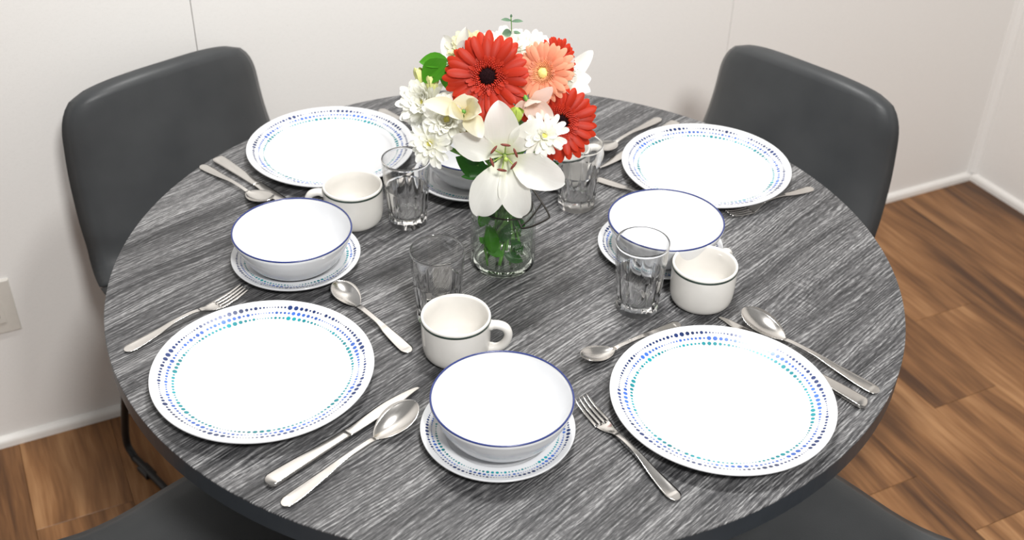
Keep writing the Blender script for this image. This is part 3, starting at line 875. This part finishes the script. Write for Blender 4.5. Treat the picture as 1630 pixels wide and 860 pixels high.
stem_n = [0]
def stem(root, pos, n, r=0.0022, mat='stem', bottom=None):
    """stem from the head back through the jar neck to the jar floor, in world space"""
    i = stem_n[0]; stem_n[0] += 1
    a = i * 2.4; n = Vector(n).normalized(); pos = Vector(pos)
    nk = Vector((JX + 0.021 * math.cos(a), JY + 0.021 * math.sin(a), TT + 0.119))
    b = Vector((JX - 0.026 * math.cos(a + .5), JY - 0.026 * math.sin(a + .5), TT + 0.011 + 0.012 * (i % 3)))
    p1 = pos - n * 0.003
    p2 = pos - n * 0.022
    mid = (p2 * 0.45 + nk * 0.55); mid.z = min(p2.z, nk.z) * 0.4 + max(p2.z, nk.z) * 0.6 - .012
    path = catmull([p1, p2, mid, nk, (nk + b) / 2 + Vector((0.004, -0.003, 0)), b], 5)
    inv = root.matrix_basis.inverted()
    V, Fs = tube([inv @ p for p in path], r, 8)
    return link('stem', mesh('stem', V, Fs, M[mat]), root)

def flower_root(name, pos, n, twist, label, cat='flower', group=None):
    o = empty(name, (0, 0, 0), 0, label, cat, group)
    o.matrix_basis = frame(Vector(pos) + Vector((0, 0, TT)), n, twist)
    return o

def dome(Rr, h, n=6, seg=20, bump=0.0):
    prof = [(0, h)] + [(Rr * math.sin(PI / 2 * i / n), h * math.cos(PI / 2 * i / n)) for i in range(1, n + 1)] + [(Rr * .8, -h * .4), (0, -h * .5)]
    V, Fs = lathe(prof, seg)
    rr = random.Random(3)
    return [(x * (1 + bump * rr.uniform(-1, 1)), y * (1 + bump * rr.uniform(-1, 1)), z + bump * h * rr.uniform(-1, 1)) for x, y, z in V], [f[::-1] for f in Fs]

def gerbera(pos, n, Rr, twist, mat, short, disc, label, core=0.21, droop=0, group='gerbera daisies', seed=1):
    rnd = random.Random(seed)
    g = flower_root('gerbera_daisy', pos, n, twist, label, 'flower', group)
    big = petal('gerbera_petal', Rr * 0.80, Rr * 0.215, 12, -12 - droop, M[mat], 'round', -0.10, 8, 5, Rr * 0.20)
    sec = petal('gerbera_petal_inner', Rr * 0.70, Rr * 0.20, 24, -4, M[mat], 'round', -0.10, 8, 5, Rr * 0.20)
    ter = petal('gerbera_petal_short', Rr * 0.26, Rr * 0.09, 42, 8, M[mat], 'round', 0.1, 5, 3, Rr * 0.24)
    for me, cnt, z in ((big, 26, 0.0), (sec, 22, Rr * 0.03), (ter, 26, Rr * 0.05)):
        for i in range(cnt):
            az = 2 * PI * (i + rnd.uniform(-.22, .22)) / cnt + z * 50
            link('petal', me, g, rot(az, rnd.uniform(-.10, .12), rnd.uniform(-.22, .22), rnd.uniform(.90, 1.04), (0, 0, z + rnd.uniform(-.0006, .0006))))
    V, Fs = [], []
    # fringe of tiny florets round the disc
    for i in range(190):
        a = i * 2.39996; r = Rr * (core + 0.21 * (i / 190))
        c = Vector((r * math.cos(a), r * math.sin(a), Rr * (0.125 - 0.045 * i / 190)))
        out = Vector((math.cos(a), math.sin(a), 0.9)).normalized()
        v, f = tube([c - out * Rr * .06, c + out * Rr * 0.012, c + out * Rr * 0.035], [Rr * .014, Rr * .015, Rr * .006], 5)
        V, Fs = join((V, Fs), (v, f))
    o = link('fringe', mesh('gerbera_fringe', V, Fs, M[short]), g); o['kind'] = 'stuff'
    V, Fs = dome(Rr * core * 1.02, Rr * 0.16, 6, 22, 0.06)
    link('disc', mesh('gerbera_disc', V, Fs, M[disc]), g)
    V, Fs = lathe([(0, -Rr * .16), (Rr * .12, -Rr * .14), (Rr * .24, -Rr * .03), (Rr * .26, Rr * .02), (0, Rr * .03)], 16)
    link('calyx', mesh('gerbera_calyx', V, [f[::-1] for f in Fs], M['stem']), g)
    stem(g, Vector(pos) + Vector((0, 0, TT)), n, 0.0026)
    return g

def mum(pos, n, Rr, twist, label, rows, mat='mum', wid=0.30, seed=2, disc=0.15):
    rnd = random.Random(seed)
    g = flower_root('chrysanthemum', pos, n, twist, label, 'flower', 'white chrysanthemums')
    for ri, (cnt, L, e0, e1, z) in enumerate(rows):
        me = petal('mum_petal', Rr * L, Rr * wid, e0, e1, M[mat], 'spoon', 0.22, 7, 4, Rr * 0.06)
        for i in range(cnt):
            az = 2 * PI * (i + rnd.uniform(-.25, .25)) / cnt + ri * 0.4
            link('petal', me, g, rot(az, rnd.uniform(-.13, .13), rnd.uniform(-.3, .3), rnd.uniform(.86, 1.08), (0, 0, Rr * z)))
    V, Fs = dome(Rr * disc, Rr * disc * 0.8, 5, 16, 0.1)
    link('disc', mesh('mum_disc', [(x, y, z + Rr * .10) for x, y, z in V], Fs, M['mum_disc']), g)
    V, Fs = lathe([(0, -Rr * .22), (Rr * .10, -Rr * .2), (Rr * .26, -Rr * .04), (Rr * .2, Rr * .06), (0, Rr * .08)], 14)
    link('calyx', mesh('mum_calyx', V, [f[::-1] for f in Fs], M['stem']), g)
    stem(g, Vector(pos) + Vector((0, 0, TT)), n, 0.0018)
    return g
FULL = [(18, 0.96, -14, 12, -0.10), (19, 0.96, 6, 34, -0.03), (17, 0.88, 22, 48, 0.02), (15, 0.72, 36, 60, 0.06), (12, 0.52, 46, 68, 0.10), (8, 0.34, 52, 72, 0.13)]
DAISY = [(15, 0.98, 4, -10, -0.02), (14, 0.86, 20, 8, 0.02), (12, 0.58, 36, 44, 0.05), (9, 0.36, 55, 76, 0.08)]

def lily(pos, n, tepals, label, mat='lily', twist=0.0, e0=52, e1=-38, stamens=True, group='white lilies', sw=0.02, spread=0.44):
    g = flower_root('lily', pos, n, twist, label, 'flower', group)
    for i, t in enumerate(tepals):
        ang, L, W = t[:3]; a0 = t[3] if len(t) > 3 else e0; a1 = t[4] if len(t) > 4 else e1
        me = petal('lily_petal', L, W, a0, a1, M[mat], 'lily', 0.16, 16, 9, 0.003, wave=0.03)
        link('petal', me, g, rot(math.radians(ang), 0, 0, 1, (0, 0, 0.0006 * (i % 2))))
    if stamens:
        for i in range(6):
            a = i * PI / 3 + 0.4
            p = [Vector((0.003 * math.cos(a), 0.003 * math.sin(a), 0.004)), Vector((0.010 * math.cos(a), 0.010 * math.sin(a), 0.022)), Vector((spread * .034 * math.cos(a), spread * .034 * math.sin(a), 0.036))]
            st = link('stamen', mesh('stamen', *tube(catmull(p, 4), 0.0008, 6), M['pistil']), g)
            tn = Vector((-math.sin(a), math.cos(a), 0.15)).normalized()
            V, Fs = tube([p[2] - tn * 0.0062, p[2] - tn * 0.004, p[2], p[2] + tn * 0.004, p[2] + tn * 0.0062], [0.0004, 0.0014, 0.0017, 0.0014, 0.0004], 8)
            link('anther', mesh('anther', V, Fs, M['anther']), st)
        V, Fs = tube(catmull([(0, 0, 0.002), (0.001, 0, 0.022), (0.003, -0.002, 0.042)], 5), [0.0022] * 5 + [0.0016] * 4 + [0.0026] * 2, 8)
        link('pistil', mesh('pistil', V, Fs, M['pistil']), g)
    stem(g, Vector(pos) + Vector((0, 0, TT)), n, 0.0026)
    return g

def bud(pos, n, L, Rr, mat, label, group='flower buds'):
    g = flower_root('flower_bud', pos, n, 0.0, label, 'flower bud', group)
    for i in range(3):                                  # three overlapping sepals
        me = petal('bud_petal', L, Rr * 2.0, 52, 126, M[mat], 'leaf', 0.30, 12, 7, 0.001)
        link('petal', me, g, rot(i * 2 * PI / 3, 0, 0.12))
    prof = [(0, -0.002), (Rr * .5, 0.0), (Rr * .85, L * .3), (Rr * .8, L * .5), (Rr * .45, L * .78), (0, L * .93)]
    pr = [(max(0, p.x), p.y) for p in catmull([(a, b, 0) for a, b in prof], 4)]; pr[0] = (0, -0.002); pr[-1] = (0, L * .93)
    V, Fs = lathe(pr, 14)
    link('bud_core', mesh('bud_core', V, Fs, M[mat]), g)
    stem(g, Vector(pos) + Vector((0, 0, TT)), n, 0.0018)
    return g

def sprig(name, path, leaves, label, mat, r=0.0013, cat='foliage'):
    """path in table space; leaves: (position, direction, facing, length, width)"""
    g = empty(name, (*path[-1][:2], TT + path[-1][2]), 0, label, cat)
    o = Vector(path[-1])
    V, Fs = tube([p - o for p in catmull(path, 6)], r, 7)
    link('stem', mesh('stem', V, Fs, M['stem']), g)
    for p, d, f, L, W in leaves:
        d = Vector(d).normalized(); f = Vector(f); f = (f - d * f.dot(d)).normalized(); s = f.cross(d)
        m4 = Matrix((d, s, f)).transposed().to_4x4(); m4.translation = Vector(p) - o
        link('leaf', petal('leaf', L, W, 8, -22, M[mat], 'leaf', 0.12, 10, 5), g, m4)
    return g

CAMD = Vector((0, -0.86, 0.50))
# gerberas
gerbera((-0.0282, -0.030, 0.2880), (-0.02, -0.86, 0.52), 0.0555, 0.1, 'red', 'red_short', 'dark_disc', 'large red gerbera with a dark centre at the top of the bouquet', seed=4)
gerbera((0.0400, -0.030, 0.2950), (-0.42, -0.78, 0.38), 0.0410, 0.5, 'coral', 'coral_short', 'yellow_disc', 'coral pink gerbera with a pale yellow centre', core=0.19, droop=8, seed=5)
gerbera((0.0630, -0.034, 0.2300), (0.14, -0.84, 0.46), 0.0510, 0.9, 'red', 'red_short', 'dark_disc', 'red gerbera hanging low on the right over a tumbler', seed=6, droop=10)
gerbera((0.0560, 0.020, 0.2900), (0.45, -0.65, 0.55), 0.0310, 0.2, 'red', 'red_short', 'dark_disc', 'red gerbera peeking out behind the coral one', seed=8)
# lilies
lily((-0.0048, -0.092, 0.2140), (-0.02, -0.90, 0.42), [(97, 0.070, 0.047, 45, 0), (163, 0.070, 0.036), (247, 0.088, 0.047, 46, -48), (287, 0.086, 0.041, 44, -52), (337, 0.085, 0.046), (48, 0.066, 0.030, 50, 0)],
     'wide open white lily with rust anthers, hanging over the jar neck')
lily((-0.0545, -0.076, 0.2640), (0.06, -0.78, 0.62), [(15, 0.044, 0.028, 70, 76), (88, 0.046, 0.034, 66, 92), (176, 0.052, 0.024, 46, 10), (215, 0.042, 0.028, 66, 60), (302, 0.044, 0.026, 52, 6), (335, 0.042, 0.028, 70, 60)],
     'cream half-open lily just left below the large red gerbera', 'lily_cream', stamens=False)
lily((0.0600, 0.030, 0.2500), (0.55, -0.45, 0.60), [(58, 0.062, 0.024, 56, 20), (10, 0.042, 0.030, 66, 44), (330, 0.044, 0.030, 66, 40), (130, 0.050, 0.028, 70, 60), (260, 0.05, 0.03, 60, 40)],
     'white lily with pointed petals at the right back of the bouquet', stamens=False)
lily((-0.0560, 0.008, 0.2800), (-0.60, -0.50, 0.50), [(70, 0.050, 0.026, 40, 10), (120, 0.052, 0.026, 40, 0), (170, 0.050, 0.026, 30, 0), (30, 0.05, 0.026, 64, 34)],
     'white lily behind the large red gerbera on its left', stamens=False)
lily((0.0220, -0.050, 0.2660), (0.30, -0.80, 0.10), [(40, 0.034, 0.022, 50, 10), (100, 0.032, 0.024, 76, 80), (190, 0.036, 0.022, 48, 30), (270, 0.036, 0.026, 72, 60), (330, 0.036, 0.024, 60, 40)],
     'blush pink half-open lily just under the coral gerbera', 'lily_pink', stamens=False, group='pink lily')
# chrysanthemums
mum((-0.1060, -0.018, 0.2450), (-0.45, -0.70, 0.50), 0.0360, 0.0, 'full white chrysanthemum at the far left of the bouquet', FULL, seed=21)
mum((-0.0760, -0.052, 0.2400), (-0.12, -0.86, 0.48), 0.0330, 0.3, 'white chrysanthemum with a yellow centre, left of the open lily', FULL, seed=22, disc=.2)
mum((-0.0960, -0.068, 0.2150), (-0.30, -0.86, 0.35), 0.0310, 0.6, 'white daisy-like chrysanthemum hanging over the left tumbler', DAISY, seed=23, wid=.27)
mum((0.0420, -0.096, 0.2450), (0.10, -0.90, 0.42), 0.0285, 0.2, 'white daisy-like chrysanthemum between the open lily and low red gerbera', DAISY, seed=24, wid=.27)
mum((-0.0080, 0.036, 0.2940), (0.0, -0.30, 0.90), 0.0330, 0.1, 'white chrysanthemum at the top back, under the grey-green sprig', FULL, seed=25)
mum((0.0260, 0.046, 0.2860), (0.15, -0.35, 0.90), 0.0320, 0.4, 'white chrysanthemum at the top back, behind the coral gerbera', FULL, seed=26)
mum((-0.0530, 0.026, 0.2930), (-0.2, -0.40, 0.85), 0.0320, 0.7, 'cream chrysanthemum behind the top left of the large red gerbera', FULL, 'mum_cream', seed=27)
mum((-0.0470, -0.050, 0.2270), (0.0, -0.86, 0.40), 0.0240, 0.7, 'small yellowish chrysanthemum between the cream lily and open lily', FULL, 'mum_cream', seed=28)
mum((0.0640, 0.040, 0.2720), (0.5, -0.30, 0.75), 0.0240, 0.5, 'small white chrysanthemum at the back right behind the red gerbera', FULL, seed=29)
# buds
bud((0.0080, -0.078, 0.2550), (0.02, -0.45, 0.90), 0.026, 0.0085, 'bud', 'lime green lily bud in the middle of the bouquet')
bud((-0.1080, 0.000, 0.2600), (-0.25, -0.35, 0.85), 0.034, 0.0085, 'bud_pale', 'pale yellow-green bud at the left, beside the glossy leaves')
bud((-0.0960, -0.010, 0.2580), (-0.10, -0.45, 0.85), 0.030, 0.0085, 'bud_pale', 'pale bud just above the far left chrysanthemum')
# foliage
NK = Vector((JX, JY, 0.119))
sprig('leaf_sprig', [(JX - .010, JY, 0.02), (JX - .012, JY + .006, 0.119), (-0.055, 0.000, 0.235), (-0.076, -0.008, 0.290)],
      [((-0.080, -0.012, 0.300), (-0.55, -0.20, -0.45), (-0.2, -0.75, 0.6), 0.040, 0.030), ((-0.076, -0.006, 0.294), (-0.95, 0.0, 0.10), (-0.1, -0.5, 0.9), 0.038, 0.024), ((-0.070, -0.016, 0.298), (-0.25, -0.2, -0.9), (-0.2, -0.9, 0.2), 0.036, 0.026)],
      'glossy green leaves on the left of the large red gerbera', 'leaf')
sprig('leaf_sprig', [(JX - .014, JY - .012, 0.02), (JX - .010, JY - .022, 0.119), (-0.040, -0.052, 0.178), (-0.072, -0.066, 0.205)],
      [((-0.026, -0.050, 0.160), (-0.75, -0.2, 0.62), (0.1, -0.85, 0.5), 0.050, 0.028), ((-0.040, -0.054, 0.178), (-0.3, -0.2, 0.95), (0.1, -0.9, 0.3), 0.034, 0.022), ((-0.022, -0.060, 0.166), (0.3, -0.4, -0.5), (0.1, -0.9, 0.3), 0.028, 0.018),
       ((-0.030, -0.058, 0.165), (-0.85, -0.25, 0.10), (0.1, -0.8, 0.6), 0.030, 0.010)],
      'dark green leaves below the white chrysanthemums, left of the open lily', 'leaf_dark')
sprig('leaf_sprig', [(JX + .014, JY, 0.03), (JX + .018, JY - .006, 0.119), (0.036, -0.030, 0.160), (0.056, -0.044, 0.176)],
      [((0.044, -0.038, 0.166), (0.75, -0.2, 0.45), (0, -0.8, 0.6), 0.022, 0.010), ((0.040, -0.038, 0.168), (0.1, -0.3, 0.9), (0.2, -0.9, 0.2), 0.020, 0.010)],
      'small green leaves showing right of the open lily', 'leaf_dark')
sprig('eucalyptus_sprig', [(JX, JY + .014, 0.02), (JX, JY + .018, 0.119), (0.000, 0.040, 0.25), (-0.0006, 0.044, 0.315), (-0.0016, 0.044, 0.335)],
      [((-0.0010, 0.044, 0.3300), (-0.85, -0.3, 0.30), (-0.2, -0.5, 0.9), 0.014, 0.0055), ((-0.0010, 0.044, 0.3290), (0.95, -0.1, 0.18), (0.0, -0.5, 0.9), 0.015, 0.0055),
       ((-0.0006, 0.043, 0.3150), (-0.80, -0.5, 0.10), (0.0, -0.75, 0.6), 0.013, 0.0105), ((-0.0004, 0.044, 0.3140), (0.95, 0.1, 0.05), (0.0, -0.4, 0.9), 0.012, 0.006), ((-0.0016, 0.044, 0.334), (0.05, -0.05, 1), (0, -1, 0), 0.005, 0.003)],
      'grey-green sprig with paired leaves standing above the bouquet', 'eucalyptus', 0.0006)
# leaves down in the jar
sprig('leaf_sprig', [(JX - .020, JY - .026, 0.010), (JX - .024, JY - .024, 0.05), (JX - .018, JY - .018, 0.09), (JX - .012, JY - .010, 0.125)],
      [((JX - .018, JY - .026, 0.075), (0.15, -0.15, -0.9), (0.05, -0.95, 0.2), 0.046, 0.020), ((JX - .022, JY - .024, 0.045), (-0.35, -0.25, 0.5), (0.2, -0.9, 0.4), 0.016, 0.009), ((JX - .022, JY - .024, 0.035), (0.8, -0.1, -0.2), (0.1, -0.8, 0.6), 0.026, 0.013), ((JX - .020, JY - .024, 0.100), (-0.3, -0.2, -0.8), (0, -1, 0.2), 0.030, 0.016)],
      'light green stem with leaves inside the jar, left side', 'leaf', 0.0015)
sprig('leaf_sprig', [(JX + .010, JY - .026, 0.012), (JX + .012, JY - .020, 0.06), (JX + .004, JY - .010, 0.125)],
      [((JX + .002, JY - .026, 0.030), (0.8, -0.15, -0.25), (0.1, -0.8, 0.6), 0.028, 0.015), ((JX + .012, JY - .024, 0.052), (0.5, -0.1, -0.6), (0.1, -0.9, 0.4), 0.026, 0.014), ((JX + .008, JY - .022, 0.075), (-0.3, -0.2, -0.8), (0.0, -0.95, 0.3), 0.030, 0.016), ((JX + .012, JY - .020, 0.085), (0.6, -0.1, -0.5), (0.2, -0.9, 0.3), 0.024, 0.013),
       ((JX, JY + .010, 0.030), (0.7, 0.1, 0.5), (0.0, -0.8, 0.6), 0.032, 0.018), ((JX - .005, JY + .012, 0.060), (-0.6, 0.1, 0.5), (0.0, -0.8, 0.6), 0.032, 0.018), ((JX + .004, JY + .008, 0.085), (0.3, 0.1, 0.5), (0.0, -0.9, 0.4), 0.030, 0.018)],
      'dark leafy stem inside the jar behind the embossed shield', 'leaf_dark', 0.0015)
